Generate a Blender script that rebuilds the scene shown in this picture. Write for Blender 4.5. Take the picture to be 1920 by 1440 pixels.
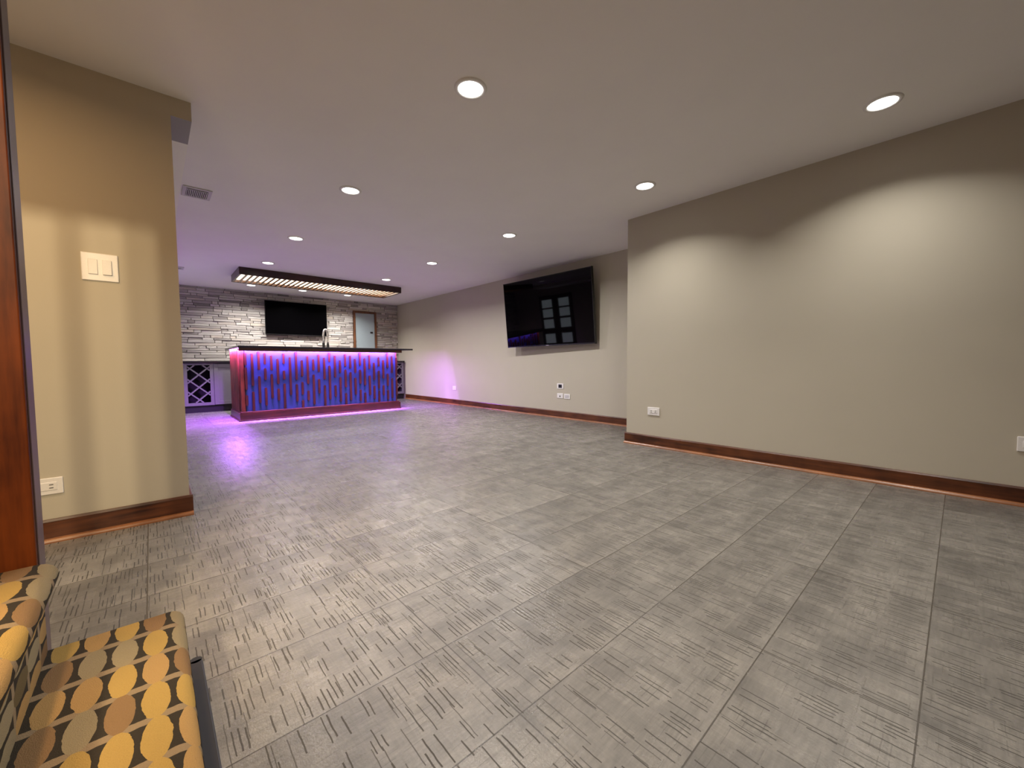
import bpy, bmesh, math, random
from mathutils import Vector, Matrix
random.seed(7)
S = 0.82           # one layout unit (the camera's height) in metres; layout z = 0 is camera height, z = -1 the floor
C = bpy.context.scene.collection
for o in list(bpy.data.objects):
    bpy.data.objects.remove(o)

# ------------------------------------------------------------------ camera, world, exposure
sc = bpy.context.scene
YAW, PITCH, ROLL, FPX = 0.73095, -0.05170, -0.00776, 754.86
cam = bpy.data.cameras.new('camera')
cam.sensor_width = 36.0
cam.lens = FPX / 1920.0 * 36.0
cam.clip_start = 0.02
camo = bpy.data.objects.new('camera', cam)
C.objects.link(camo)
fwd = Vector((math.sin(YAW) * math.cos(PITCH), math.cos(YAW) * math.cos(PITCH), math.sin(PITCH)))
rgt = Vector((math.cos(YAW), -math.sin(YAW), 0))
upv = rgt.cross(fwd)
r2 = math.cos(ROLL) * rgt + math.sin(ROLL) * upv
u2 = -math.sin(ROLL) * rgt + math.cos(ROLL) * upv
camo.matrix_world = Matrix(((r2.x, u2.x, -fwd.x, 0), (r2.y, u2.y, -fwd.y, 0), (r2.z, u2.z, -fwd.z, S), (0, 0, 0, 1)))
sc.camera = camo
w = bpy.data.worlds.new('world'); sc.world = w
w.use_nodes = True
w.node_tree.nodes['Background'].inputs[0].default_value = (0.6, 0.65, 0.8, 1)
w.node_tree.nodes['Background'].inputs[1].default_value = 0.02
sc.view_settings.view_transform = 'Standard'
sc.view_settings.look = 'None'
sc.view_settings.exposure = 0.0
sc.view_settings.gamma = 1.0
sc.view_settings.use_curve_mapping = False
sc.cycles.max_bounces = 8
sc.cycles.diffuse_bounces = 5
sc.cycles.sample_clamp_indirect = 4.0
sc.cycles.use_denoising = True

CAN_W, CAN_COL = 16.5, (1.0, 0.955, 0.885)
WASH_W = 27.0
LED_COL, LED_W = (0.46, 0.14, 1.0), 120.0
PENDANT_E = 6.5
STAIR_W, STAIR_COL = 275.0, (1.0, 0.79, 0.50)

def V(x, y, z):
    return Vector((x * S, y * S, (z + 1.0) * S))

def area(name, loc, size, power, color, rot=(0, 0, 0), spread=None, shape='DISK', size_y=None):
    d = bpy.data.lights.new(name, 'AREA'); d.shape = shape; d.size = size * S
    if size_y: d.size_y = size_y * S
    d.energy = power; d.color = color
    if spread: d.spread = math.radians(spread)
    o = bpy.data.objects.new(name, d); C.objects.link(o)
    o.location = V(*loc); o.rotation_euler = rot
    return o

# ------------------------------------------------------------------ material helpers
class N:
    def __init__(s, name):
        s.m = bpy.data.materials.new(name); s.m.use_nodes = True
        s.t = s.m.node_tree; s.b = s.t.nodes['Principled BSDF']
    def node(s, k, **kw):
        n = s.t.nodes.new(k)
        for a, b in kw.items(): setattr(n, a, b)
        return n
    def put(s, v, sock):
        if v is None: return
        if isinstance(v, bpy.types.NodeSocket): s.t.links.new(v, sock)
        elif isinstance(v, (tuple, list)) and len(v) == 3 and len(sock.default_value) == 4: sock.default_value = (*v, 1)
        else: sock.default_value = v
    def M(s, op, a, b=None, c=None):
        n = s.node('ShaderNodeMath', operation=op)
        s.put(a, n.inputs[0]); s.put(b, n.inputs[1]); s.put(c, n.inputs[2])
        return n.outputs[0]
    def mix(s, f, a, b):
        n = s.node('ShaderNodeMix', data_type='RGBA')
        s.put(f, n.inputs[0]); s.put(a, n.inputs[6]); s.put(b, n.inputs[7])
        return n.outputs[2]
    def xyz(s, coord='Object', scale=(1, 1, 1)):
        tc = s.node('ShaderNodeTexCoord'); mp = s.node('ShaderNodeMapping')
        s.t.links.new(tc.outputs[coord], mp.inputs[0]); mp.inputs['Scale'].default_value = scale
        return mp.outputs[0]
    def sep(s, v):
        n = s.node('ShaderNodeSeparateXYZ'); s.t.links.new(v, n.inputs[0]); return n.outputs
    def comb(s, x, y, z=0.0):
        n = s.node('ShaderNodeCombineXYZ'); s.put(x, n.inputs[0]); s.put(y, n.inputs[1]); s.put(z, n.inputs[2]); return n.outputs[0]
    def noise(s, v, scale, detail=3, rough=0.5):
        n = s.node('ShaderNodeTexNoise'); s.t.links.new(v, n.inputs['Vector'])
        n.inputs['Scale'].default_value = scale; n.inputs['Detail'].default_value = detail; n.inputs['Roughness'].default_value = rough
        return n.outputs['Fac']
    def white(s, v):
        n = s.node('ShaderNodeTexWhiteNoise'); s.t.links.new(v, n.inputs['Vector']); return n.outputs
    def ramp(s, f, stops):
        n = s.node('ShaderNodeValToRGB'); s.put(f, n.inputs[0]); e = n.color_ramp.elements
        while len(e) < len(stops): e.new(0.5)
        for i, (p, c) in enumerate(stops): e[i].position = p; e[i].color = (*c, 1)
        return n.outputs[0]
    def bump(s, h, strength=0.3, dist=0.01):
        n = s.node('ShaderNodeBump'); n.inputs['Strength'].default_value = strength; n.inputs['Distance'].default_value = dist
        s.put(h, n.inputs['Height']); s.t.links.new(n.outputs[0], s.b.inputs['Normal'])
    def set(s, color=None, rough=None, metal=None, spec=None, emit=None, estr=None, coat=None):
        for v, k in ((color, 'Base Color'), (rough, 'Roughness'), (metal, 'Metallic'), (spec, 'Specular IOR Level'), (emit, 'Emission Color'), (estr, 'Emission Strength'), (coat, 'Coat Weight')):
            if v is not None: s.put(v, s.b.inputs[k])
        return s.m

def paint(name, col, rough=0.75, tex=0.08, spec=0.3):
    n = N(name); v = n.xyz('Object')
    n.bump(n.noise(v, 260, 3), tex, 0.002)
    f = n.noise(v, 3.0, 2)
    n.set(color=n.mix(f, tuple(c * 0.97 for c in col), tuple(min(1, c * 1.03) for c in col)), rough=rough, spec=spec)
    return n.m

def plain(name, col, rough=0.5, metal=0.0, spec=0.5, tex=60):
    n = N(name); v = n.xyz('Object')
    f = n.noise(v, tex, 2)
    n.set(color=n.mix(f, tuple(c * 0.92 for c in col), tuple(min(1, c * 1.06) for c in col)), rough=rough, metal=metal, spec=spec)
    return n.m

def wood(name, dark, light, axis=0, rough=0.32, scale=1.0, spec=0.5):
    n = N(name); sc3 = [16 * scale, 16 * scale, 16 * scale]; sc3[axis] = 1.4 * scale
    v = n.xyz('Object', tuple(sc3))
    g = n.noise(v, 2.2, 6, 0.6)
    k = n.noise(n.xyz('Object', (1, 1, 1)), 5.0 * scale, 3, 0.6)
    g2 = n.M('ADD', n.M('MULTIPLY', g, 0.6), n.M('MULTIPLY', k, 0.4))
    mid = tuple((a + b) / 2 for a, b in zip(dark, light))
    col = n.ramp(g2, [(0.36, dark), (0.50, mid), (0.66, light)])
    n.bump(g, 0.08, 0.003)
    return n.set(color=col, rough=rough, spec=spec)

def emitter(name, col, strength):
    n = N(name)
    return n.set(color=(0.8, 0.8, 0.8), rough=0.4, emit=col, estr=strength)

WALL = (0.485, 0.445, 0.36)
m_wall = paint('wall_paint', WALL)
m_ceil = paint('ceiling_paint', (0.84, 0.82, 0.80), 0.85)
m_base_x = wood('stained_wood_x', (0.030, 0.007, 0.0025), (0.15, 0.045, 0.014), 0)
m_base_y = wood('stained_wood_y', (0.030, 0.007, 0.0025), (0.15, 0.045, 0.014), 1)
m_shoe_x = wood('shoe_wood_x', (0.16, 0.055, 0.018), (0.36, 0.15, 0.06), 0)
m_shoe_y = wood('shoe_wood_y', (0.16, 0.055, 0.018), (0.36, 0.15, 0.06), 1)
m_post = wood('post_wood', (0.032, 0.005, 0.0008), (0.13, 0.027, 0.003), 2, 0.5, spec=0.15)
m_jamb = plain('jamb_dark_wood', (0.085, 0.045, 0.04), 0.35)
m_bar_wood = wood('bar_wood', (0.016, 0.004, 0.002), (0.065, 0.016, 0.006), 0)
m_strip = wood('strip_wood', (0.014, 0.004, 0.002), (0.055, 0.013, 0.005), 2)
m_bar_wood_z = wood('bar_wood_upright', (0.035, 0.008, 0.004), (0.15, 0.035, 0.012), 2)
m_frame_wood = wood('pendant_wood', (0.012, 0.004, 0.003), (0.05, 0.016, 0.008), 0)
m_slat_wood = wood('slat_wood', (0.12, 0.05, 0.018), (0.26, 0.12, 0.045), 1)
m_blue = plain('blue_panel_paint', (0.016, 0.034, 0.105), 0.40, tex=9)
m_stonetop = plain('dark_granite', (0.018, 0.015, 0.020), 0.18, tex=140)
m_cab = plain('grey_cabinet_paint', (0.15, 0.14, 0.155), 0.42, tex=20)
m_black = plain('black_toe_kick', (0.010, 0.009, 0.010), 0.5)
m_dark_in = plain('cabinet_interior', (0.012, 0.010, 0.012), 0.7)
m_white = plain('white_plastic', (0.78, 0.76, 0.74), 0.35, tex=200)
m_slot = plain('socket_slot', (0.06, 0.055, 0.05), 0.6)
m_chrome = plain('brushed_steel', (0.75, 0.74, 0.72), 0.22, metal=0.85)
m_blackplastic = plain('black_plastic', (0.012, 0.012, 0.013), 0.35)
m_screen = plain('tv_screen', (0.0010, 0.0008, 0.0012), 0.03, spec=0.14)
m_screen_far = plain('matte_tv_screen', (0.0010, 0.0009, 0.0012), 0.25, spec=0.02)
m_bezel = plain('tv_bezel', (0.006, 0.006, 0.007), 0.25)
m_steel_door = plain('grey_blue_steel', (0.30, 0.36, 0.38), 0.45)
m_grille = plain('vent_white_metal', (0.55, 0.53, 0.54), 0.5)
m_ventdark = plain('vent_shadow', (0.05, 0.045, 0.05), 0.8)
m_lens = emitter('can_lens', (1.0, 0.97, 0.92), 9.0)
m_lens_far = m_lens
m_glow = emitter('pendant_glow', (1.0, 0.84, 0.66), PENDANT_E)
m_ledlens = emitter('led_tape', (0.62, 0.22, 1.0), 14.0)
m_pane = emitter('window_daylight', (0.62, 0.74, 0.80), 3.0)
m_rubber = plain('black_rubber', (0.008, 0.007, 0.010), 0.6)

# floor tiles
def floor_material():
    n = N('grooved_grey_porcelain_tile')
    k = 1.0 / S
    x, y, z = n.sep(n.xyz('Object', (k, k, k)))
    tx, ty, x0, y0 = 0.796, 0.3805, 0.7455, 0.0465
    u = n.M('DIVIDE', n.M('SUBTRACT', x, x0), tx); v = n.M('DIVIDE', n.M('SUBTRACT', y, y0), ty)
    iu, iv = n.M('FLOOR', u), n.M('FLOOR', v)
    fu, fv = n.M('FRACT', u), n.M('FRACT', v)
    def near(f, wd):      # 1 close to a cell edge
        d = n.M('MINIMUM', f, n.M('SUBTRACT', 1.0, f))
        return n.M('LESS_THAN', d, wd)
    grout = n.M('MAXIMUM', near(fu, 0.0028), near(fv, 0.0054))
    tile = n.white(n.comb(iu, iv, 3.0))[0]
    # grooves: columns .0165 wide, bands a third of a tile long
    def grooves(cw, bl, prob, half, seed, swap=False):
        a, b = (y, x) if swap else (x, y)
        off = (x0 if swap else y0)
        wob = n.M('MULTIPLY', n.noise(n.comb(n.M('MULTIPLY', a, 3.0), n.M('MULTIPLY', b, 3.0), seed), 6.0, 2), 0.006)
        ca = n.M('DIVIDE', n.M('ADD', a, wob), cw)
        ia, fa = n.M('FLOOR', ca), n.M('FRACT', ca)
        jit = n.M('MULTIPLY', n.white(n.comb(ia, seed, 9.0))[0], 0.12)
        cb = n.M('ADD', n.M('DIVIDE', n.M('SUBTRACT', b, off), bl), jit)
        ib, fb = n.M('FLOOR', cb), n.M('FRACT', cb)
        wn = n.white(n.comb(ia, ib, seed))
        rr = n.sep(wn[1])
        on = n.M('GREATER_THAN', wn[0], 1 - prob)
        hw = n.M('MULTIPLY_ADD', rr[0], half * 0.8, half * 0.45)
        inx = n.M('LESS_THAN', n.M('ABSOLUTE', n.M('SUBTRACT', fa, 0.5)), hw)
        st = n.M('MULTIPLY', rr[1], 0.35)
        ln = n.M('MULTIPLY_ADD', rr[2], 0.62, 0.35)
        iny = n.M('MULTIPLY', n.M('GREATER_THAN', fb, st), n.M('LESS_THAN', fb, n.M('ADD', st, ln)))
        return n.M('MULTIPLY', n.M('MULTIPLY', on, inx), iny), rr[0]
    g1, q1 = grooves(0.0150, ty / 3, 0.46, 0.12, 1.0)
    g2, q2 = grooves(0.0120, ty / 2, 0.20, 0.10, 5.0)
    g3, q3 = grooves(0.0200, tx / 8, 0.34, 0.06, 7.0, True)
    gr = n.M('MAXIMUM', g1, n.M('MULTIPLY', g2, 0.8))
    # block tone
    bn = n.white(n.comb(n.M('FLOOR', n.M('DIVIDE', x, 0.055)), n.M('FLOOR', n.M('MULTIPLY', v, 3.0)), 2.0))[0]
    cloud = n.noise(n.comb(n.M('MULTIPLY', x, 1.0), n.M('MULTIPLY', y, 1.6), 0.0), 4.2, 5, 0.65)
    weave = n.noise(n.comb(n.M('MULTIPLY', x, 14.0), n.M('MULTIPLY', y, 90.0), 0.0), 1.0, 3, 0.6)
    weave2 = n.noise(n.comb(n.M('MULTIPLY', x, 120.0), n.M('MULTIPLY', y, 10.0), 0.0), 1.0, 2, 0.6)
    t = n.M('ADD', n.M('MULTIPLY', tile, 0.16), n.M('MULTIPLY', bn, 0.12))
    t = n.M('ADD', t, n.M('MULTIPLY', cloud, 0.80))
    t = n.M('ADD', t, n.M('MULTIPLY', weave, 0.36)); t = n.M('ADD', t, n.M('MULTIPLY', weave2, 0.22))
    t = n.M('SUBTRACT', t, n.M('MULTIPLY', n.M('POWER', fv, 3.0), 0.07))
    t = n.M('ADD', t, n.M('MULTIPLY', n.M('LESS_THAN', fv, 0.12), 0.05))
    col = n.ramp(n.M('ADD', n.M('MULTIPLY', t, 0.62), 0.035), [(0.30, (0.070, 0.066, 0.061)), (0.50, (0.150, 0.141, 0.128)), (0.75, (0.262, 0.246, 0.220))])
    col = n.mix(n.M('MULTIPLY', g3, 0.28), col, (0.06, 0.055, 0.047))
    col = n.mix(n.M('MULTIPLY', gr, 0.88), col, (0.040, 0.035, 0.028))
    col = n.mix(n.M('MULTIPLY', grout, 0.85), col, (0.045, 0.038, 0.030))
    fine = n.noise(n.xyz('Object'), 150, 4, 0.7)
    h = n.M('SUBTRACT', n.M('MULTIPLY', fine, 0.8), n.M('MAXIMUM', gr, n.M('MAXIMUM', grout, n.M('MULTIPLY', g3, 0.3))))
    n.bump(n.M('ADD', h, n.M('MULTIPLY', weave, 0.40)), 0.27, 0.004)
    ro = n.M('ADD', n.M('MULTIPLY', cloud, -0.10), 0.37)
    ro = n.M('ADD', ro, n.M('MULTIPLY', bn, -0.08))
    return n.set(color=col, rough=n.M('ADD', ro, n.M('MULTIPLY', gr, 0.4)), spec=0.5)
m_floor = floor_material()

# stair carpet: chained ovals with pale links; u = arc length, v = along the tread
def carpet_material():
    n = N('oval_pattern_carpet')
    uv = n.node('ShaderNodeUVMap').outputs[0]
    x, y, z = n.sep(uv)
    px, py = 0.0600, 0.1270
    wob = n.noise(uv, 45, 2)
    u = n.M('ADD', n.M('DIVIDE', x, px), n.M('MULTIPLY', wob, 0.10)); v0 = n.M('DIVIDE', y, py)
    iu = n.M('FLOOR', u); fu = n.M('SUBTRACT', n.M('FRACT', u), 0.5)
    iu = n.M('FLOOR', n.M('ADD', u, 0.0))
    v = n.M('ADD', v0, n.M('MULTIPLY', wob, 0.05))
    iv = n.M('FLOOR', v); fv = n.M('SUBTRACT', n.M('FRACT', v), 0.5)
    r = n.M('ADD', n.M('POWER', n.M('DIVIDE', n.M('ABSOLUTE', fu), 0.42), 2.0), n.M('POWER', n.M('DIVIDE', n.M('ABSOLUTE', fv), 0.515), 2.0))
    oval = n.M('LESS_THAN', r, 1.0)
    link = n.M('LESS_THAN', n.M('SUBTRACT', 0.5, n.M('ABSOLUTE', fv)), 0.085)
    wn = n.white(n.comb(iu, iv, 11.0))[0]
    oc = n.ramp(wn, [(0.0, (0.52, 0.34, 0.10)), (0.28, (0.36, 0.29, 0.17)), (0.50, (0.30, 0.18, 0.085)), (0.68, (0.50, 0.31, 0.12)), (0.86, (0.17, 0.125, 0.06))])
    oc.node.color_ramp.interpolation = 'CONSTANT'
    pile = n.noise(uv, 420, 3, 0.7)
    col = n.mix(link, (0.045, 0.038, 0.028), (0.34, 0.25, 0.15))
    col = n.mix(oval, col, oc)
    col = n.mix(n.M('MULTIPLY', pile, 0.45), col, (0.03, 0.02, 0.012))
    n.bump(n.M('ADD', n.M('MULTIPLY', pile, 0.6), n.M('MULTIPLY', n.M('MAXIMUM', oval, link), 0.9)), 0.8, 0.006)
    return n.set(color=col, rough=0.95, spec=0.1)
m_carpet = carpet_material()

# ------------------------------------------------------------------ mesh helpers
class B:
    """collects shapes (layout units) into one mesh"""
    def __init__(s): s.bm = bmesh.new()
    def box(s, x0, x1, y0, y1, z0, z1, bev=0.0, mat=None):
        r = bmesh.ops.create_cube(s.bm, size=1.0)
        vs = r['verts']
        for v in vs:
            v.co = V(x0 + (v.co.x + .5) * (x1 - x0), y0 + (v.co.y + .5) * (y1 - y0), z0 + (v.co.z + .5) * (z1 - z0))
        if bev:
            es = list({e for v in vs for e in v.link_edges})
            bmesh.ops.bevel(s.bm, geom=es, offset=bev * S, segments=2, affect='EDGES', profile=0.5)
        return vs
    def cyl(s, p0, p1, r0, r1=None, seg=16, caps=True):
        r1 = r0 if r1 is None else r1
        a, b = V(*p0), V(*p1); d = (b - a)
        q = d.to_track_quat('Z', 'Y').to_matrix().to_4x4(); q.translation = (a + b) / 2
        r = bmesh.ops.create_cone(s.bm, cap_ends=caps, segments=seg, radius1=r0 * S, radius2=r1 * S, depth=d.length, matrix=q)
        return r['verts']
    def tube(s, pts, r, seg=10):
        rings = []; P = [V(*p) for p in pts]
        for i, p in enumerate(P):
            t = (P[min(i + 1, len(P) - 1)] - P[max(i - 1, 0)]).normalized()
            q = t.to_track_quat('Z', 'Y')
            rr = r[i] if isinstance(r, list) else r
            rings.append([s.bm.verts.new(p + q @ Vector((math.cos(k * 2 * math.pi / seg) * rr * S, math.sin(k * 2 * math.pi / seg) * rr * S, 0))) for k in range(seg)])
        for a, b in zip(rings, rings[1:]):
            for k in range(seg): s.bm.faces.new((a[k], a[(k + 1) % seg], b[(k + 1) % seg], b[k]))
        s.bm.faces.new(rings[0][::-1]); s.bm.faces.new(rings[-1])
    def lathe(s, c, prof, seg=40, axis='z'):
        rings = []
        for r, h in prof:
            rings.append([s.bm.verts.new(V(c[0] + r * math.cos(k * 2 * math.pi / seg), c[1] + r * math.sin(k * 2 * math.pi / seg), c[2] + h)) for k in range(seg)])
        for a, b in zip(rings, rings[1:]):
            for k in range(seg): s.bm.faces.new((a[k], a[(k + 1) % seg], b[(k + 1) % seg], b[k]))
        return rings
    def poly(s, pts): return s.bm.faces.new([s.bm.verts.new(V(*p)) for p in pts])
    def prism(s, prof, f0, f1):
        """extrude a closed 2-D profile between two placing functions"""
        a = [s.bm.verts.new(V(*f0(*p))) for p in prof]; b = [s.bm.verts.new(V(*f1(*p))) for p in prof]
        n = len(prof)
        for i in range(n): s.bm.faces.new((a[i], a[(i + 1) % n], b[(i + 1) % n], b[i]))
        s.bm.faces.new(a[::-1]); s.bm.faces.new(b)
    def done(s, name, mat, parent=None, smooth=False, origin=None):
        bmesh.ops.recalc_face_normals(s.bm, faces=s.bm.faces)
        me = bpy.data.meshes.new(name)
        if origin is not None:
            off = V(*origin)
            for v in s.bm.verts: v.co -= off
        s.bm.to_mesh(me); s.bm.free()
        if smooth:
            for p in me.polygons: p.use_smooth = True
        o = bpy.data.objects.new(name, me); C.objects.link(o)
        for m in (mat if isinstance(mat, list) else [mat]): me.materials.append(m)
        if origin is not None: o.location = V(*origin)
        if parent is not None:
            o.parent = parent
            o.location = (V(*origin) if origin is not None else Vector((0, 0, 0))) - parent.location if parent.type == 'EMPTY' and parent.parent is None else o.location
        return o

def thing(name, label, cat, loc, group=None):
    o = bpy.data.objects.new(name, None); C.objects.link(o); o.location = V(*loc)
    o.empty_display_size = 0.1
    o['label'] = label; o['category'] = cat
    if group: o['group'] = group
    return o
def tag(o, label, cat, group=None):
    o['label'] = label; o['category'] = cat
    if group: o['group'] = group
    return o
def struct(o, label=None, cat=None):
    o['kind'] = 'structure'
    if label: o['label'] = label
    if cat: o['category'] = cat
    return o
def part(b, name, mat, parent, smooth=False):
    """child mesh of a thing (or of a part) whose vertices are given in layout coordinates"""
    root = parent
    while root.parent: root = root.parent
    off = root.location
    for v in b.bm.verts: v.co -= off
    bmesh.ops.recalc_face_normals(b.bm, faces=b.bm.faces)
    me = bpy.data.meshes.new(name); b.bm.to_mesh(me); b.bm.free()
    if smooth:
        for p in me.polygons: p.use_smooth = True
    me.materials.append(mat)
    o = bpy.data.objects.new(name, me); C.objects.link(o); o.parent = parent
    return o
def copy_thing(src, dx, label, group=None):
    r = src.copy(); C.objects.link(r); r.location = src.location + Vector(dx) * S
    r['label'] = label
    if group: r['group'] = group
    def rec(s, d):
        for ch in list(s.children):
            c = ch.copy(); C.objects.link(c); c.parent = d; rec(ch, c)
    rec(src, r)
    return r
def auto_smooth(o, ang=40):
    for p in o.data.polygons: p.use_smooth = True
    try: o.data.set_sharp_from_angle(angle=math.radians(ang))
    except Exception: pass

ZC = 1.729      # ceiling
XR, XF, YB, YL = 4.395, 5.50, 11.22, 3.45
CORNER = 2.765

# ------------------------------------------------------------------ the shell
b = B(); b.box(-3.2, 5.7, -3.2, 11.5, -1.12, -1.0); struct(b.done('floor', m_floor))
b = B(); b.box(-3.2, 5.7, -3.2, 11.5, ZC, ZC + .12); struct(b.done('ceiling', m_ceil))
b = B(); b.box(XR, 5.7, -3.0, CORNER, -1.0, ZC); struct(b.done('wall_right', m_wall))
b = B(); b.box(XF, 5.7, CORNER, 11.5, -1.0, ZC); struct(b.done('wall_alcove', m_wall))
b = B(); b.box(-3.2, 5.7, -3.2, -3.0, -1.0, ZC); struct(b.done('wall_front', m_wall))
b = B(); b.box(-3.2, -3.0, -3.0, 11.5, -1.0, ZC); struct(b.done('wall_stairwell', m_wall))
b = B(); b.box(-3.0, 0.161, YL, 3.80, -1.0, ZC); struct(b.done('wall_left', m_wall))
b = B(); b.box(-1.1, -0.9, 3.80, 11.5, -1.0, ZC); struct(b.done('wall_window', m_wall))
# soffit running back over the passage, and the drop over the wall end
m_soffit_lit = paint('soffit_lit_tone', (0.88, 0.86, 0.78)); m_underside_shade = paint('drop_underside_shade_tone', (0.34, 0.33, 0.34))  # brighter light on the soffit and shade under the drop, put into their colours
b = B(); b.box(-0.9, 0.268, 3.82, 9.3, 1.609, ZC); struct(b.done('trim_1', m_soffit_lit))
b = B(); b.box(0.161, 0.268, YL, 3.82, 1.609, ZC)
o = b.done('trim_2', [m_wall, m_underside_shade]); struct(o)
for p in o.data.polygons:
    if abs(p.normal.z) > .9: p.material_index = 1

# stone back wall: backing with split-face ledge stones, each stone standing out by its own amount
def stone_material():
    n = N('split_face_ledgestone')
    at = n.node('ShaderNodeAttribute', attribute_name='tone')
    v = n.xyz('Object', (1.0, 1.0, 2.6))
    f = n.noise(v, 14, 4, 0.65)
    base = n.ramp(at.outputs['Fac'], [(0.0, (0.20, 0.185, 0.17)), (0.14, (0.34, 0.31, 0.285)), (0.45, (0.50, 0.47, 0.43)), (0.8, (0.62, 0.59, 0.54)), (1.0, (0.52, 0.45, 0.37))])
    col = n.mix(n.M('MULTIPLY', f, 0.55), base, (0.26, 0.235, 0.22))
    n.bump(n.noise(v, 34, 5, 0.7), 0.55, 0.012)
    return n.set(color=col, rough=0.9, spec=0.2)
m_stone = stone_material()
bm = bmesh.new(); lay = None; tones = []
def sbox(x0, x1, z0, z1, yf, tone):
    a = [V(x0, yf, z0), V(x1, yf, z0), V(x1, yf, z1), V(x0, yf, z1)]
    jx, jz = .006, .003
    fr = [a[0] + Vector((jx * S, 0, jz * S)), a[1] + Vector((-jx * S, 0, jz * S)), a[2] + Vector((-jx * S, 0, -jz * S)), a[3] + Vector((jx * S, 0, -jz * S))]
    mid = [p + Vector((0, random.uniform(-.012, .006) * S, 0)) for p in fr]
    bk = [Vector((p.x, (YB + .01) * S, p.z)) for p in a]
    f = [bm.verts.new(p) for p in mid]; g = [bm.verts.new(p) for p in bk]
    fs = [bm.faces.new(f)] + [bm.faces.new((f[i], f[(i + 1) % 4], g[(i + 1) % 4], g[i])) for i in range(4)]
    tones.extend([tone] * len(fs))
z = -1.0
while z < ZC - .001:
    hgt = random.choice([.048, .058, .066]); z1 = min(ZC, z + hgt)
    if ZC - z1 < .02: z1 = ZC
    x = -0.9 - random.random() * .3
    while x < XF:
        L = random.choice([.12, .18, .25, .32, .40, .52]) * random.uniform(.85, 1.15)
        x1 = min(XF, x + L)
        # keep the electrical panel's niche clear
        xa = max(x, -0.9)
        if not (z1 > .40 and z < 1.47 and x1 > 4.19 and xa < 4.84):
            if x1 - xa > .01: sbox(xa, x1, z, z1, YB - random.uniform(.015, .045), random.random())
        else:
            if xa < 4.185: sbox(xa, 4.185, z, z1, YB - random.uniform(.015, .045), random.random())
            if x1 > 4.845: sbox(4.845, x1, z, z1, YB - random.uniform(.015, .045), random.random())
            if z < .40 < z1 or z < 1.47 < z1: pass
        x = x1
    z = z1
bmesh.ops.recalc_face_normals(bm, faces=bm.faces)
# solid wall behind the stones, in the same object
base_n = len(bm.faces)
r = bmesh.ops.create_cube(bm, size=1.0)
for v in r['verts']:
    v.co = V(-0.9 + (v.co.x + .5) * (5.7 + .9), YB + (v.co.y + .5) * .28, -1.0 + (v.co.z + .5) * (ZC + 1.0))
bm.faces.ensure_lookup_table()
me = bpy.data.meshes.new('wall_back'); bm.to_mesh(me); bm.free()
at = me.attributes.new('tone', 'FLOAT', 'FACE')
for i, p in enumerate(me.polygons): at.data[i].value = tones[i] if i < len(tones) else .3
me.materials.append(m_stone)
o = bpy.data.objects.new('wall_back', me); C.objects.link(o); struct(o)

# baseboards with a quarter-round shoe
def qr(r=.024, n=5):
    return [(0, 0)] + [(r * math.cos(a * math.pi / 2 / n), r * math.sin(a * math.pi / 2 / n)) for a in range(n + 1)]
def baseboard(name, kind, at_, lo, hi, sgn, h=.130, t=.018):
    """kind 'y': board runs along y on the plane x=at_, sgn = side it sticks out to"""
    prof = [(0, 0), (t, 0), (t, h - .012), (t - .006, h), (0, h)]
    if kind == 'y':
        f = lambda yy: (lambda p, q: (at_ + sgn * p, yy, -1 + q))
        g = lambda yy: (lambda p, q: (at_ + sgn * (p + t), yy, -1 + q))
    else:
        f = lambda xx: (lambda p, q: (xx, at_ + sgn * p, -1 + q))
        g = lambda xx: (lambda p, q: (xx, at_ + sgn * (p + t), -1 + q))
    b = B(); b.prism(prof, f(lo), f(hi)); o = struct(b.done(name, m_base_y if kind == 'y' else m_base_x))
    b = B(); b.prism(qr(), g(lo), g(hi)); s = b.done('shoe_molding', m_shoe_y if kind == 'y' else m_shoe_x); s.parent = o
    return o
baseboard('baseboard_right', 'y', XR, -3.0, CORNER + .018, -1)
baseboard('baseboard_alcove', 'y', XF, CORNER, 10.75, -1)
baseboard('baseboard_return', 'x', CORNER, XR, XF, 1)
o = baseboard('baseboard_left', 'x', YL, -3.0, 0.161 + .018, -1)
b = B(); b.prism([(0, 0), (.018, 0), (.018, .118), (.012, .130), (0, .130)], lambda p, q: (.161 + p, YL, -1 + q), lambda p, q: (.161 + p, 3.80, -1 + q))
struct(b.done('baseboard_passage', m_base_y))

# ------------------------------------------------------------------ recessed ceiling lights
LX = 1.55
def can_light(x, y, label, cone=128, power=CAN_W, col=CAN_COL):
    t = thing('recessed_ceiling_light', label, 'ceiling light', (x, y, ZC), 'recessed ceiling lights')
    b = B(); b.lathe((x, y, ZC), [(.078, -.001), (.080, -.010), (.100, -.008), (.104, -.0005)]); o = part(b, 'trim_ring', m_white, t, True)
    b = B(); rg = b.lathe((x, y, ZC), [(.0785, -.0045), (.0001, -.0045)]); part(b, 'lens', m_lens, t)
    area('can_lamp', (x, y, ZC - .012), .15, power, col, spread=cone)
    return t
names = {(LX + .02, 2.12): 'large round white recessed ceiling light nearest the top centre of the picture',
         (3.73, .41): 'round recessed ceiling light closest to the bare beige wall on the right',
         (LX, 4.11): 'second recessed light in the left ceiling row, right of the ceiling vent',
         (3.68, 2.13): 'recessed ceiling light above the outside corner of the right wall',
         (LX, 6.13): 'third recessed light in the left ceiling row, between the vent and the slatted canopy',
         (3.68, 4.14): 'recessed ceiling light above and just left of the tilted wall television',
         (LX, 7.89): 'small recessed light just in front of the left end of the slatted canopy',
         (3.67, 6.13): 'recessed ceiling light midway between the tilted television and the slatted canopy',
         (3.66, 7.91): 'small recessed light just in front of the right end of the slatted canopy'}
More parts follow.
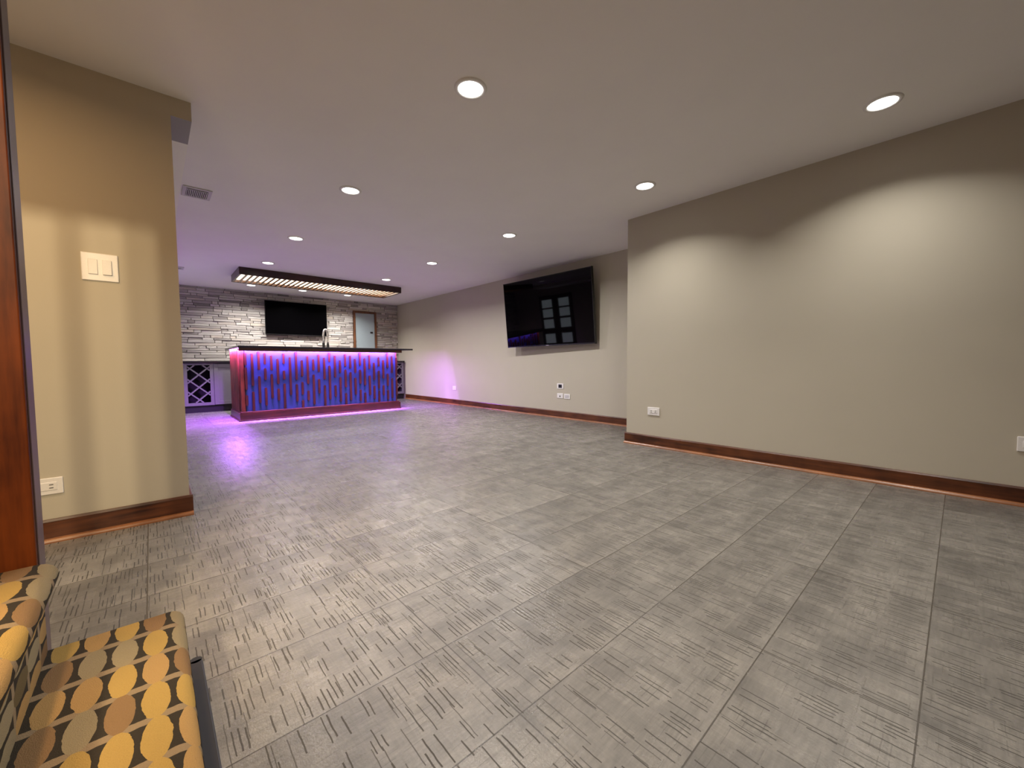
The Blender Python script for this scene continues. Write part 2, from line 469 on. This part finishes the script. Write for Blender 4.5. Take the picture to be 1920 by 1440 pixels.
for (x, y), lb in names.items(): can_light(x, y, lb, 156 if y > 4 else 128, (27.0 if x > 3 else 17.0) if y > 4 else ((8.7 if y < 1 else 9.2) if x > 3 else CAN_W), (1.0, .965, .95) if y > 4 else CAN_COL)
for (x, lb) in ((1.69, 'recessed light behind the canopy, leftmost of three washing the stone wall'),
                (2.71, 'recessed light behind the canopy, middle of three washing the stone wall'),
                (3.74, 'recessed light behind the canopy, rightmost of three washing the stone wall')):
    can_light(x, 10.30, lb, 140, WASH_W, (1.0, .965, .93))
# the same row goes on behind the photographer
for (x, y, lb) in ((1.57, .30, 'recessed ceiling light beside the stairs, just out of view above'),
                   ):
    can_light(x, y, lb)

# ------------------------------------------------------------------ stairs, post, stair lamp
def tread(name, xn, z_top, xl, y0, y1, label, rise=.24, nose=.03, r=.035):
    # profile from the riser foot up round the nosing and back over the tread: (x, z)
    pts = [(xn - nose, z_top - rise), (xn - nose, z_top - 2 * r - .004)]
    for k in range(9):
        a = -math.pi / 2 + k * math.pi / 8
        pts.append((xn - r + r * math.cos(a), z_top - r + r * math.sin(a)))
    pts += [(xl, z_top)]
    dist = [0]
    for p, q in zip(pts, pts[1:]): dist.append(dist[-1] + math.hypot(q[0] - p[0], q[1] - p[1]))
    # arc length zero at the crown of the nosing
    z0 = dist[-2]
    ys = [y0 + (y1 - y0) * i / 8 for i in range(9)]
    bm = bmesh.new(); uvl = bm.loops.layers.uv.new('UVMap'); G = []
    for y in ys: G.append([bm.verts.new(V(p[0], y, p[1])) for p in pts])
    for j in range(len(ys) - 1):
        for i in range(len(pts) - 1):
            f = bm.faces.new((G[j][i], G[j + 1][i], G[j + 1][i + 1], G[j][i + 1]))
            for l, (jj, ii) in zip(f.loops, ((j, i), (j + 1, i), (j + 1, i + 1), (j, i + 1))):
                l[uvl].uv = (z0 - dist[ii], ys[jj])
    # closed far end, near end, underside and back
    for j in (0, len(ys) - 1):
        lo = [bm.verts.new(V(xl, ys[j], -1.0)), bm.verts.new(V(xn - nose, ys[j], -1.0))]
        f = bm.faces.new(G[j] + lo)
        for l in f.loops: l[uvl].uv = (l.vert.co.x / S, l.vert.co.z / S)
    bmesh.ops.recalc_face_normals(bm, faces=bm.faces)
    me = bpy.data.meshes.new(name); bm.to_mesh(me); bm.free()
    for p in me.polygons: p.use_smooth = len(p.vertices) == 4
    me.materials.append(m_carpet)
    o = bpy.data.objects.new(name, me); C.objects.link(o)
    return o
stairs = [(.048, -.76, 'lowest carpeted stair tread with yellow and brown ovals beside the tile floor'),
          (-.205, -.52, 'second carpeted stair tread with rounded nosing at the left edge, above the lowest tread')]
xs = [.048, -.205, -.46, -.715, -.97, -1.225]
for i, x in enumerate(xs):
    zt = -.76 + .24 * i
    xl = (xs[i + 1] - .031) if i + 1 < len(xs) else x - .6
    lb = stairs[i][2] if i < 2 else ('carpeted stair tread %s, out of view to the left' % ['above the second one', 'two above the second one', 'three above the second one', 'at the top of the flight'][i - 2])
    o = tread('stair_tread', x, zt, xl, -1.0, 1.61 if i == 0 else 1.605, lb)
    tag(o, lb, 'stair', 'carpeted stair treads')
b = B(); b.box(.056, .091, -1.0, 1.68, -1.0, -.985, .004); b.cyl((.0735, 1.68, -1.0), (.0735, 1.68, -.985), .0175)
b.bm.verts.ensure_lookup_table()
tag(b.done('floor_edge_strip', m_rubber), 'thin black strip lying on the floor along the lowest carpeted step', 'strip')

# floor-to-ceiling stair post: lit board face with dark side
b = B(); b.box(-.41, -.246, 1.625, 1.640, -1.0, ZC, .003); 
post = b.done('trim_3', m_post); struct(post)
b = B(); b.box(-.41, -.243, 1.640, 1.715, -1.0, ZC, .003); sb = b.done('post_core', m_jamb); sb.parent = post

# open stair screen beyond the post, left of the frame: header, balusters
b = B(); b.box(-2.9, -.41, 1.645, 1.71, 1.03, ZC); struct(b.done('trim_4', m_wall))
rail = thing('stair_balustrade', 'stained wooden balustrade beside the stairs, left of the post', 'balustrade', (-1.2, 1.72, -1.0))
for i in range(7):
    b = B(); xx = -.462 - i * .155; b.box(xx - .013, xx + .013, 1.665, 1.691, -1.0, 1.03, .004); part(b, 'baluster', m_base_x, rail)
ld = bpy.data.lights.new('stair_lamp', 'SPOT'); ld.spot_size = math.radians(66); ld.spot_blend = .45; ld.energy = STAIR_W; ld.color = STAIR_COL; ld.shadow_soft_size = .065
lo = bpy.data.objects.new('stair_lamp', ld); C.objects.link(lo); lo.location = V(-1.0, -.60, 1.25)
lo.rotation_euler = (V(-.22, 3.45, -.45) - V(-1.0, -.60, 1.25)).to_track_quat('-Z', 'Y').to_euler()
can_light(-.36, 1.33, 'added ceiling fill light over the carpeted stairs, out of view above the post', 150, 15.0, (1.0, .62, .27))  # unseen light, added so the post glows towards its top
can_light(-.95, 2.35, 'added warm ceiling fill light left of the stair post, out of view', 168, 15.0, (1.0, .60, .28))  # unseen light, added to warm and brighten the upper left wall
t = thing('stair_ceiling_lamp', 'small round lamp above the stairs, behind the viewer', 'lamp', (-1.0, -.60, ZC))
b = B(); b.lathe((-1.0, -.60, ZC), [(.002, 0), (.10, 0), (.10, -.03), (.02, -.05), (.015, -.40), (.002, -.40)]); part(b, 'stem', m_white, t, True)

# ------------------------------------------------------------------ window with eight panes (seen mirrored in the television)
b = B(); b.box(-.90, -.87, 8.55, 10.0, -.50, 1.36, .005); win = struct(b.done('window_1', m_frame_wood))
for (z0, z1) in ((-.36, -.02), (.19, .51), (.59, .88), (.94, 1.22)):
    for (y0, y1) in ((8.69, 9.12), (9.43, 9.87)):
        b = B(); b.box(-.872, -.862, y0, y1, z0, z1); p = b.done('pane', m_pane); p.parent = win

# ------------------------------------------------------------------ switch and outlets
def plate_y(x0, x1, z0, z1, y, name, label, cat, kind):
    """plate on the wall plane y (faces -y)"""
    t = thing(name, label, cat, ((x0 + x1) / 2, y, z0))
    b = B(); b.box(x0, x1, y - .009, y, z0, z1, .004); part(b, 'cover_plate', m_white, t)
    if kind == 'switch':
        w_ = (x1 - x0); xm = (x0 + x1) / 2; zm = (z0 + z1) / 2
        for s in (-1, 1):
            cx = xm + s * .030
            b = B(); vs = b.box(cx - .020, cx + .020, y - .016, y - .008, zm - .044, zm + .044, .002)
            for v in b.bm.verts:
                if s < 0 and v.co.z > V(0, 0, zm).z and v.co.y < V(0, y - .012, 0).y: v.co.y += .005 * S
                if s > 0 and v.co.z < V(0, 0, zm).z and v.co.y < V(0, y - .012, 0).y: v.co.y -= .005 * S
            part(b, 'rocker', m_white, t)
    else:
        outlet_face(lambda a, c, d: (a, y - d, c), (x0 + x1) / 2, (z0 + z1) / 2, t)
    return t
def outlet_face(f, cu, cz, t):
    # horizontal receptacle: insert plus slots, u along the wall
    b = B(); d0, d1 = .008, .012
    p = [f(cu - .048, cz - .023, d1), f(cu + .048, cz + .023, d0)]
    lo_ = [min(a, c) for a, c in zip(*p)]; hi_ = [max(a, c) for a, c in zip(*p)]
    b.box(lo_[0], hi_[0], lo_[1], hi_[1], lo_[2], hi_[2], .002); ins = part(b, 'receptacle', m_white, t)
    for s in (-1, 1):
        for dz in (-.009, .009):
            b = B()
            p = [f(cu + s * .026 - .008, cz + dz - .002, .0135), f(cu + s * .026 + .008, cz + dz + .002, .0115)]
            lo_ = [min(a, c) for a, c in zip(*p)]; hi_ = [max(a, c) for a, c in zip(*p)]
            b.box(lo_[0], hi_[0], lo_[1], hi_[1], lo_[2], hi_[2])
            part(b, 'slot', m_slot, ins)
plate_y(-.278, -.121, .508, .670, YL, 'light_switch', 'white double rocker light switch plate on the tan left wall', 'light switch', 'switch')
plate_y(-.545, -.402, -.728, -.632, YL, 'wall_outlet', 'white horizontal wall outlet low on the tan left wall beside the wooden post', 'outlet', 'outlet')
def plate_x(y0, y1, z0, z1, x, name, label, cat, kind):
    """plate on a wall plane x (faces -x)"""
    t = thing(name, label, cat, (x, (y0 + y1) / 2, z0))
    b = B(); b.box(x - .009, x, y0, y1, z0, z1, .004); part(b, 'cover_plate', m_white, t)
    cy, cz = (y0 + y1) / 2, (z0 + z1) / 2
    if kind == 'outlet': outlet_face(lambda a, c, d: (x - d, a, c), cy, cz, t)
    elif kind == 'dark':
        b = B(); b.box(x - .012, x - .008, cy - .040, cy + .040, cz - .030, cz + .030, .002); part(b, 'dark_opening', m_blackplastic, t)
    elif kind == 'port':
        b = B(); b.cyl((x - .009, cy, cz - .008), (x - .016, cy, cz - .008), .014, .010); part(b, 'cable_port', m_slot, t)
    elif kind == 'blank':
        b = B(); b.box(x - .012, x - .008, cy - .042, cy + .042, cz - .024, cz + .024, .002); part(b, 'insert', m_grille, t)
    return t
plate_x(2.327, 2.478, -.628, -.533, XR, 'wall_outlet', 'white horizontal wall outlet low on the right wall near its outside corner', 'outlet', 'outlet')
plate_x(-.42, -.273, -.628, -.525, XR, 'wall_outlet', 'white wall outlet cut off by the right edge of the picture', 'outlet', 'outlet')
plate_x(4.745, 4.900, -.470, -.372, XF, 'wall_plate', 'white wall plate with a dark square opening, uppermost under the television', 'wall plate', 'dark')
plate_x(4.758, 4.898, -.640, -.550, XF, 'wall_plate', 'white wall plate with a small dark port, lower left under the television', 'wall plate', 'port')
plate_x(4.595, 4.735, -.645, -.554, XF, 'wall_plate', 'plain white wall plate, lower right under the television', 'wall plate', 'blank')
plate_x(8.165, 8.305, -.640, -.548, XF, 'wall_outlet', 'small white outlet on the far right wall beside the bar, in purple light', 'outlet', 'outlet')

# ------------------------------------------------------------------ ceiling vents
def vent(x0, x1, y0, y1, label):
    t = thing('ceiling_vent', label, 'vent', ((x0 + x1) / 2, (y0 + y1) / 2, ZC), 'ceiling vents')
    z = ZC
    b = B(); fw = .030
    b.box(x0, x1, y0, y0 + fw, z - .012, z, .003); b.box(x0, x1, y1 - fw, y1, z - .012, z, .003)
    b.box(x0, x0 + fw, y0 + fw, y1 - fw, z - .012, z, .003); b.box(x1 - fw, x1, y0 + fw, y1 - fw, z - .012, z, .003)
    part(b, 'vent_frame', m_grille, t)
    b = B(); b.box(x0 + fw, x1 - fw, y0 + fw, y1 - fw, z - .002, z - .0005); part(b, 'duct_opening', m_ventdark, t)
    n = 12; b = B()
    for i in range(n):
        xx = x0 + fw + (x1 - x0 - 2 * fw) * (i + .5) / n
        b.box(xx - .0035, xx + .0035, y0 + fw + .035, y1 - fw, z - .010, z - .002)
    b.box(x0 + fw, x1 - fw, y0 + fw + .030, y0 + fw + .040, z - .011, z - .002)
    part(b, 'louvres', m_grille, t)
vent(.300, .530, 5.02, 5.31, 'white rectangular ceiling vent near the left wall, the larger one in view')
vent(.290, .510, 9.16, 9.40, 'small ceiling vent far back at the left, next to the stone wall')

# ------------------------------------------------------------------ televisions
def television(y0, y1, base, top, yaw, label):
    """screen on a tilting arm on the far right wall; base/top = (x, z) of the screen's lower and upper edge"""
    t = thing('television', label, 'television', (XF, (y0 + y1) / 2, (base[1] + top[1]) / 2))
    (xb, zb), (xt, zt) = base, top
    u = Vector((xt - xb, 0, zt - zb)); L = u.length; u.normalize(); nrm = Vector((-u.z, 0, u.x))   # faces -x
    def q(s, y, d): return (xb + u.x * s + nrm.x * d - (y - y0) / (y1 - y0) * yaw, y, zb + u.z * s + nrm.z * d)
    def slab(s0, s1, ya, yb, d0, d1, name, mat, parent, bev=0):
        b = B(); vs = b.box(0, 1, 0, 1, 0, 1)
        for v in vs:
            a = v.co.x / S; c = v.co.y / S; d = v.co.z / S - 1
            v.co = V(*q(s0 + (s1 - s0) * d, ya + (yb - ya) * c, d0 + (d1 - d0) * a))
        if bev: bmesh.ops.bevel(b.bm, geom=list(b.bm.edges), offset=bev * S, segments=2, affect='EDGES')
        return part(b, name, mat, parent)
    slab(0, L, y0, y1, -.045, 0, 'housing', m_bezel, t, .004)
    slab(.022, L - .012, y0 + .012, y1 - .012, -.002, .0015, 'screen', m_screen, t)
    ym = (y0 + y1) / 2
    slab(.006, .014, ym - .035, ym + .035, 0, .002, 'maker_badge', m_chrome, t)
    slab(.25, L * .62, ym - .45, ym + .45, -.09, -.045, 'rear_cover', m_bezel, t, .006)
    b = B()
    for yy in (ym - .22, ym + .22):
        b.box(XF - .022, XF - .002, yy - .03, yy + .03, zb + .35, zb + .95)
    b.box(XF - .09, XF - .01, ym - .25, ym + .25, zb + .52, zb + .58)
    part(b, 'wall_bracket', m_blackplastic, t)
    return t
television(3.985, 6.02, (5.395, .308), (5.283, 1.533), .093, 'large black flat television tilted forward on the far right wall')

t = thing('television', 'black flat television on the stone wall behind the bar', 'television', (2.80, YB - .04, 1.13))
b = B(); b.box(2.075, 3.475, YB - .13, YB - .085, .735, 1.545, .004); part(b, 'housing', m_bezel, t)
b = B(); b.box(2.085, 3.465, YB - .1315, YB - .129, .755, 1.535); part(b, 'screen', m_screen_far, t)
b = B(); b.box(2.5, 3.05, YB - .085, YB - .062, .95, 1.35); part(b, 'wall_bracket', m_blackplastic, t)

# ------------------------------------------------------------------ electrical panel in the stone
t = thing('electrical_panel', 'grey-blue steel electrical panel door in a stained wood frame on the stone wall', 'electrical panel', (4.51, YB - .02, .40))
b = B(); fw = .055; x0, x1, z0, z1 = 4.19, 4.84, .40, 1.47
b.box(x0, x0 + fw, YB - .07, YB, z0, z1, .004); b.box(x1 - fw, x1, YB - .07, YB, z0, z1, .004)
b.box(x0 + fw, x1 - fw, YB - .07, YB, z1 - fw, z1, .004); b.box(x0 + fw, x1 - fw, YB - .07, YB, z0, z0 + fw, .004)
part(b, 'frame', wood('panel_frame_wood', (.05, .018, .008), (.20, .08, .035), 2), t)
b = B(); b.box(x0 + fw, x1 - fw, YB - .045, YB - .005, z0 + fw, z1 - fw, .003); d = part(b, 'door', m_steel_door, t)
b = B(); b.box(4.66, 4.735, YB - .055, YB - .044, .87, .915, .003); part(b, 'latch', m_blackplastic, d)
for zz in (1.30, .62):
    b = B(); b.cyl((x0 + fw + .008, YB - .05, zz - .03), (x0 + fw + .008, YB - .05, zz + .03), .007); part(b, 'hinge', m_chrome, d)

# ------------------------------------------------------------------ back-wall cabinets
YC = 10.75
def carcass(b, x0, x1, open_front):
    if open_front:
        t_ = .03
        b.box(x0, x0 + t_, YC + .02, YB - .065, -.85, .045); b.box(x1 - t_, x1, YC + .02, YB - .065, -.85, .045)
        b.box(x0 + t_, x1 - t_, YC + .02, YB - .065, -.85, -.82); b.box(x0 + t_, x1 - t_, YC + .02, YB - .065, .015, .045)
    else: b.box(x0, x1, YC + .02, YB - .065, -.85, .045)
def rack_cabinet(x0, x1, label):
    t = thing('wine_rack_cabinet', label, 'cabinet', ((x0 + x1) / 2, YC, -1.0), 'grey cabinets along the stone wall')
    b = B(); carcass(b, x0, x1, True); part(b, 'body', m_cab, t)
    b = B(); b.box(x0 + .03, x1 - .03, YB - .085, YB - .07, -.82, .015); part(b, 'back_panel', m_dark_in, t)
    b = B(); s = .062; zt, zb_ = .045, -.85
    b.box(x0, x0 + s, YC, YC + .02, zb_, zt); b.box(x1 - s, x1, YC, YC + .02, zb_, zt)
    b.box(x0 + s, x1 - s, YC, YC + .02, zt - .035, zt); b.box(x0 + s, x1 - s, YC, YC + .02, zb_, zb_ + s)
    part(b, 'face_frame', m_cab, t)
    xa, xb, za, zb2 = x0 + s, x1 - s, zb_ + s, zt - .035
    def slats(sgn, name, y0, y1, step=.266):
        b = B(); w = (xb - xa); hw = .013
        c = za - w * 1.0
        while c < zb2 + w:
            # line z = c + slope*(x-xa) clipped to the opening
            m_ = sgn * .92
            pts = []
            for k in range(61):
                x = xa + w * k / 60; zz = (c + m_ * (x - xa)) if sgn > 0 else (c + w * .92 + m_ * (x - xa))
                if za <= zz <= zb2: pts.append((x, zz))
            if len(pts) > 3:
                (xa_, z_a), (xb_, z_b) = pts[0], pts[-1]
                dx, dz = xb_ - xa_, z_b - z_a; L = math.hypot(dx, dz); nx, nz = -dz / L * hw, dx / L * hw
                pr = [(xa_ + nx, z_a + nz), (xb_ + nx, z_b + nz), (xb_ - nx, z_b - nz), (xa_ - nx, z_a - nz)]
                b.prism(pr, lambda p, q: (p, y0, q), lambda p, q: (p, y1, q))
            c += step
        part(b, name, m_cab, t)
    slats(1, 'rising_lattice', YC + .002, YC + .16)
    slats(-1, 'falling_lattice', YC + .004, YC + .15)
    return t
def door_cabinet(x0, x1, label):
    t = thing('base_cabinet', label, 'cabinet', ((x0 + x1) / 2, YC, -1.0), 'grey cabinets along the stone wall')
    b = B(); carcass(b, x0, x1, False); part(b, 'body', m_cab, t)
    g, s = .006, .075; z0, z1 = -.845, .035; xa, xb = x0 + g, x1 - g
    b = B(); b.box(xa, xa + s, YC - .004, YC + .019, z0, z1, .003); b.box(xb - s, xb, YC - .004, YC + .019, z0, z1, .003)
    b.box(xa + s, xb - s, YC - .004, YC + .019, z1 - s, z1, .003); b.box(xa + s, xb - s, YC - .004, YC + .019, z0, z0 + s, .003)
    b.box(xa + s, xb - s, YC + .008, YC + .018, z0 + s, z1 - s)
    d = part(b, 'door', m_cab, t)
    b = B(); zz = z1 - .14
    b.cyl((xb - .035, YC - .03, zz - .09), (xb - .035, YC - .03, zz + .09), .007); b.cyl((xb - .035, YC - .03, zz - .07), (xb - .035, YC, zz - .07), .006); b.cyl((xb - .035, YC - .03, zz + .07), (xb - .035, YC, zz + .07), .006)
    part(b, 'handle', m_chrome, d)
    return t
rack_cabinet(.50, 1.005, 'grey diamond-lattice wine rack cabinet at the left, between the wall end and the bar')
door_cabinet(1.005, 1.60, 'grey shaker base cabinet right of the lattice wine rack, partly behind the bar')
for k, lb in enumerate(('second grey shaker base cabinet from the left, hidden behind the bar', 'third grey shaker base cabinet from the left, hidden behind the bar',
                        'fourth grey shaker base cabinet from the left, hidden behind the bar', 'fifth grey shaker base cabinet from the left, hidden behind the bar', 'last grey shaker base cabinet before the right corner rack')):
    door_cabinet(1.60 + k * .66, 2.26 + k * .66, lb)
rack_cabinet(4.90, 5.44, 'dark wine rack cabinet in the right corner, seen just past the bar end')
door_cabinet(-.10, .50, 'grey shaker base cabinet left of the lattice rack, behind the wall end')
b = B(); b.box(-.10, 5.45, YC + .07, YB - .065, -1.0, -.85); tag(b.done('toe_kick', m_black), 'black recessed toe kick under the grey cabinets', 'toe kick')
b = B(); b.box(-.12, 5.46, YC - .03, YB - .062, .045, .092, .004); tag(b.done('countertop', m_stonetop), 'long dark stone countertop on the grey cabinets along the stone wall', 'countertop')

# ------------------------------------------------------------------ the bar
bar = thing('bar_counter', 'wooden bar with blue slatted front under purple LED light', 'bar', (2.65, 9.0, -1.0))
BX0, BX1, BY0, BY1 = 1.18, 4.14, 8.56, 9.55
b = B(); b.box(BX0 + .03, BX1 - .02, BY0 + .02, 9.10, -.84, .308)
part(b, 'front_wall', m_bar_wood_z, bar)
b = B(); b.box(BX0 + .03, BX1 - .02, 9.101, BY1, -.84, .06); part(b, 'back_cabinet', m_bar_wood_z, bar)
# blue front panel
b = B(); b.box(BX0 + .075, BX1 - .012, BY0, BY0 + .02, -.835, .255); part(b, 'front_panel', m_blue, bar)
# stained corner post and fluted left end
b = B(); b.box(BX0, BX0 + .062, BY0 - .02, BY0 + .05, -.835, .308, .006); part(b, 'corner_post', m_bar_wood_z, bar)
b = B(); b.box(BX1 - .010, BX1 + .012, BY0 - .005, BY0 + .05, -.835, .308, .004); part(b, 'corner_post', m_bar_wood_z, bar)
b = B(); b.box(BX0 + .005, BX0 + .03, BY0 + .05, BY1, -.835, .308)
for k in range(7):
    yy = BY0 + .13 + k * .135; b.cyl((BX0 + .004, yy, -.83), (BX0 + .004, yy, .30), .030, seg=12)
part(b, 'end_panel', m_bar_wood_z, bar)
b = B(); b.box(BX1 - .02, BX1, BY0 + .05, BY1, -.835, .308)
part(b, 'end_panel', m_bar_wood_z, bar)
# plinth
b = B(); b.box(BX0 - .035, BX1 + .06, BY0 - .075, BY1 + .02, -1.0, -.855); b.box(BX0 - .022, BX1 + .045, BY0 - .055, BY1 + .01, -.855, -.835, .006)
b.box(BX0 - .048, BX1 + .073, BY0 - .088, BY1 + .03, -1.0, -.975, .006)
part(b, 'plinth', m_bar_wood, bar)
# counter slab and front apron
AY = 8.365
b = B(); b.box(1.135, 4.46, AY - .02, 9.20, .308, .342, .005); part(b, 'counter_slab', m_stonetop, bar)
b = B(); b.box(1.135, 1.60, 9.20, 9.98, .308, .342, .005); part(b, 'counter_slab', m_stonetop, bar)
b = B(); b.box(1.15, 4.20, AY, AY + .028, .250, .308, .004); part(b, 'apron', m_bar_wood, bar)
b = B(); b.box(BX0 + .03, BX1 - .02, 9.10, BY1 + .03, .06, .095, .004); part(b, 'work_counter', m_stonetop, bar)
# LED tape (the lamp itself) under the slab: front, left end, right end
b = B(); b.box(1.17, 4.18, AY + .032, AY + .042, .296, .300); part(b, 'led_tape', m_ledlens, bar)
b = B(); b.box(1.150, 1.160, 8.46, 9.50, .296, .300); part(b, 'led_tape', m_ledlens, bar)
b = B(); b.box(4.20, 4.21, 8.46, 9.18, .296, .300); part(b, 'led_tape', m_ledlens, bar)
area('led_front', (2.675, AY + .037, .293), 3.0, LED_W * 0.6, LED_COL, shape='RECTANGLE', size_y=.010, spread=30)
area('led_front_wash', (2.675, AY + .040, .291), 3.0, LED_W * 1.25, LED_COL, rot=(math.radians(40), 0, 0), shape='RECTANGLE', size_y=.008)
area('led_left', (1.153, 8.98, .293), .012, LED_W * 1.0, LED_COL, shape='RECTANGLE', size_y=1.0, spread=152)
area('led_right', (4.205, 8.82, .293), .012, LED_W * .28, LED_COL, shape='RECTANGLE', size_y=.70)
# vertical wooden strips on the blue panel (traced positions -> places on the panel)
def fr(px, py):
    """point of the bar's front plane seen at a photo pixel"""
    x = (px - 960) / FPX; y = -(py - 720) / FPX
    d = r2 * x + u2 * y + fwd
    k = (BY0 - .01) / d.y
    return d.x * k, d.z * k
cols = [((405, 340, 425, 590), (430, 630, 450, 1080), (460, 1180, 470, 1400)), ((548, 350, 580, 1000), (585, 1110, 600, 1500)),
        ((678, 290, 695, 680), (705, 800, 730, 1340)), ((808, 340, 815, 570), (820, 640, 830, 880), (835, 1030, 855, 1390)),
        ((938, 390, 945, 690), (952, 760, 980, 1240)), ((1068, 450, 1085, 960), (1090, 1050, 1100, 1290)),
        ((1190, 350, 1190, 560), (1197, 690, 1200, 870), (1205, 950, 1230, 1480)), ((1312, 420, 1340, 1180),),
        ((1430, 290, 1445, 880), (1455, 960, 1470, 1310)), ((1548, 480, 1560, 810), (1568, 920, 1575, 1170), (1580, 1280, 1590, 1460)),
        ((1662, 400, 1680, 960), (1690, 1090, 1695, 1290)), ((1780, 460, 1785, 690), (1790, 770, 1810, 1370)),
        ((1886, 370, 1890, 720), (1900, 860, 1910, 1150))]
cols = [tuple((a / 10.667 + 420, b_ / 10.667 + 630, c / 10.667 + 420, d / 10.667 + 630) for a, b_, c, d in cc) for cc in cols]
cols2 = [((75, 430, 90, 870), (100, 980, 105, 1400)), ((180, 310, 180, 520), (190, 590, 205, 1270)), ((290, 390, 300, 830), (310, 980, 315, 1215)),
         ((398, 480, 400, 740), (405, 820, 415, 1310)), ((497, 360, 500, 610), (510, 670, 512, 1030), (520, 1140, 525, 1370)),
         ((600, 390, 605, 650), (608, 720, 615, 1290)), ((700, 450, 705, 740), (705, 830, 712, 1175)), ((793, 310, 795, 590), (800, 670, 805, 960), (810, 1070, 815, 1300)),
         ((888, 440, 895, 990), (905, 1130, 912, 1350)), ((985, 380, 990, 660), (990, 790, 995, 1180)), ((1080, 530, 1083, 880), (1083, 990, 1090, 1260)),
         ((1170, 420, 1165, 610), (1170, 690, 1180, 1050), (1180, 1090, 1185, 1330)), ((1262, 480, 1265, 850), (1268, 980, 1272, 1190)),
         ((1350, 310, 1340, 640), (1350, 750, 1352, 1000), (1355, 1080, 1360, 1270)), ((1432, 400, 1435, 740), (1440, 840, 1445, 1240)), ((1522, 430, 1525, 800), (1530, 880, 1530, 1190))]
cols += [tuple((a / 10.667 + 600, b_ / 10.667 + 630, c / 10.667 + 600, d / 10.667 + 630) for a, b_, c, d in cc) for cc in cols2]
for cc in cols:
    xm = sum((fr(s[0], s[1])[0] + fr(s[2], s[3])[0]) / 2 for s in cc) / len(cc)
    for (a, b_, c, d) in cc:
        zt = min(.252, fr(a, b_)[1]); zb = max(-.833, fr(c, d)[1]); hw = .019
        prof = []
        for k in range(7): an = math.pi * k / 6; prof.append((xm + hw * math.cos(an), zt - hw + hw * math.sin(an)))
        for k in range(7): an = math.pi + math.pi * k / 6; prof.append((xm + hw * math.cos(an), zb + hw + hw * math.sin(an)))
        bb = B(); bb.prism(prof, lambda p, q: (p, BY0 - .030, q), lambda p, q: (p, BY0 + .002, q))
        part(bb, 'strip', m_strip, bar)
b = B(); b.box(BX0 + .066, BX0 + .080, BY0 - .014, BY0 + .002, -.22, -.13, .002); part(b, 'end_clip', m_white, bar)

# ------------------------------------------------------------------ coil-neck faucet on the bar's work counter
t = thing('bar_faucet', 'steel and black pull-down faucet with tall arched spout on the bar', 'faucet', (2.88, 9.35, .095))
fx, fy = 2.845, 9.35
b = B(); b.cyl((fx, fy, .0955), (fx, fy, .11), .035, .03, 20); b.cyl((fx, fy, .11), (fx, fy, .47), .030, .028, 16); part(b, 'base', m_blackplastic, t, False)
b = B(); pts = []; n = 26
pts.append((fx, fy, .40)); pts.append((fx, fy, .55))
for k in range(n):
    a = math.pi * k / (n - 1); pts.append((fx + .045 - .045 * math.cos(a), fy + .0, .64 + .130 * math.sin(a)))
pts.append((fx + .09, fy, .50)); pts.append((fx + .09, fy, .46))
b.tube(pts, .023, 12); part(b, 'arched_spout', m_chrome, t, True)
b = B(); b.cyl((fx + .09, fy, .46), (fx + .09, fy, .28), .025, .030, 16); part(b, 'spray_head', m_blackplastic, t)
b = B(); b.cyl((fx, fy, .22), (fx - .07, fy - .03, .24), .008, .007, 10); part(b, 'lever', m_chrome, t)

# ------------------------------------------------------------------ slatted light canopy over the bar
cn = thing('slatted_light_canopy', 'dark wood box canopy with glowing slatted underside over the bar', 'ceiling canopy', (2.75, 9.0, ZC))
FX0, FX1, FY0, FY1, FZ = 1.222, 4.285, 8.50, 9.42, 1.598
for nm, a in (('near_rail', (FX0, FX1, FY0, FY0 + .035, FZ, ZC)), ('far_rail', (FX0, FX1, FY1 - .035, FY1, FZ, ZC)),
              ('end_rail', (FX0, FX0 + .035, FY0 + .035, FY1 - .035, FZ, ZC)), ('end_rail', (FX1 - .035, FX1, FY0 + .035, FY1 - .035, FZ, ZC))):
    b = B(); b.box(*a, .004); part(b, nm, m_frame_wood, cn)
b = B(); b.box(FX0 + .036, FX1 - .036, FY0 + .036, FY1 - .036, FZ + .056, FZ + .066); part(b, 'light_panel', m_glow, cn)
ns = 33; x0 = FX0 + .035; x1 = FX1 - .035; p_ = (x1 - x0) / (ns + 1)
for k in range(ns):
    xx = x0 + p_ * (k + 1)
    b = B(); b.box(xx - .020, xx + .020, FY0 + .035, FY1 - .035, FZ + .006, FZ + .026, .002); part(b, 'slat', m_slat_wood, cn)
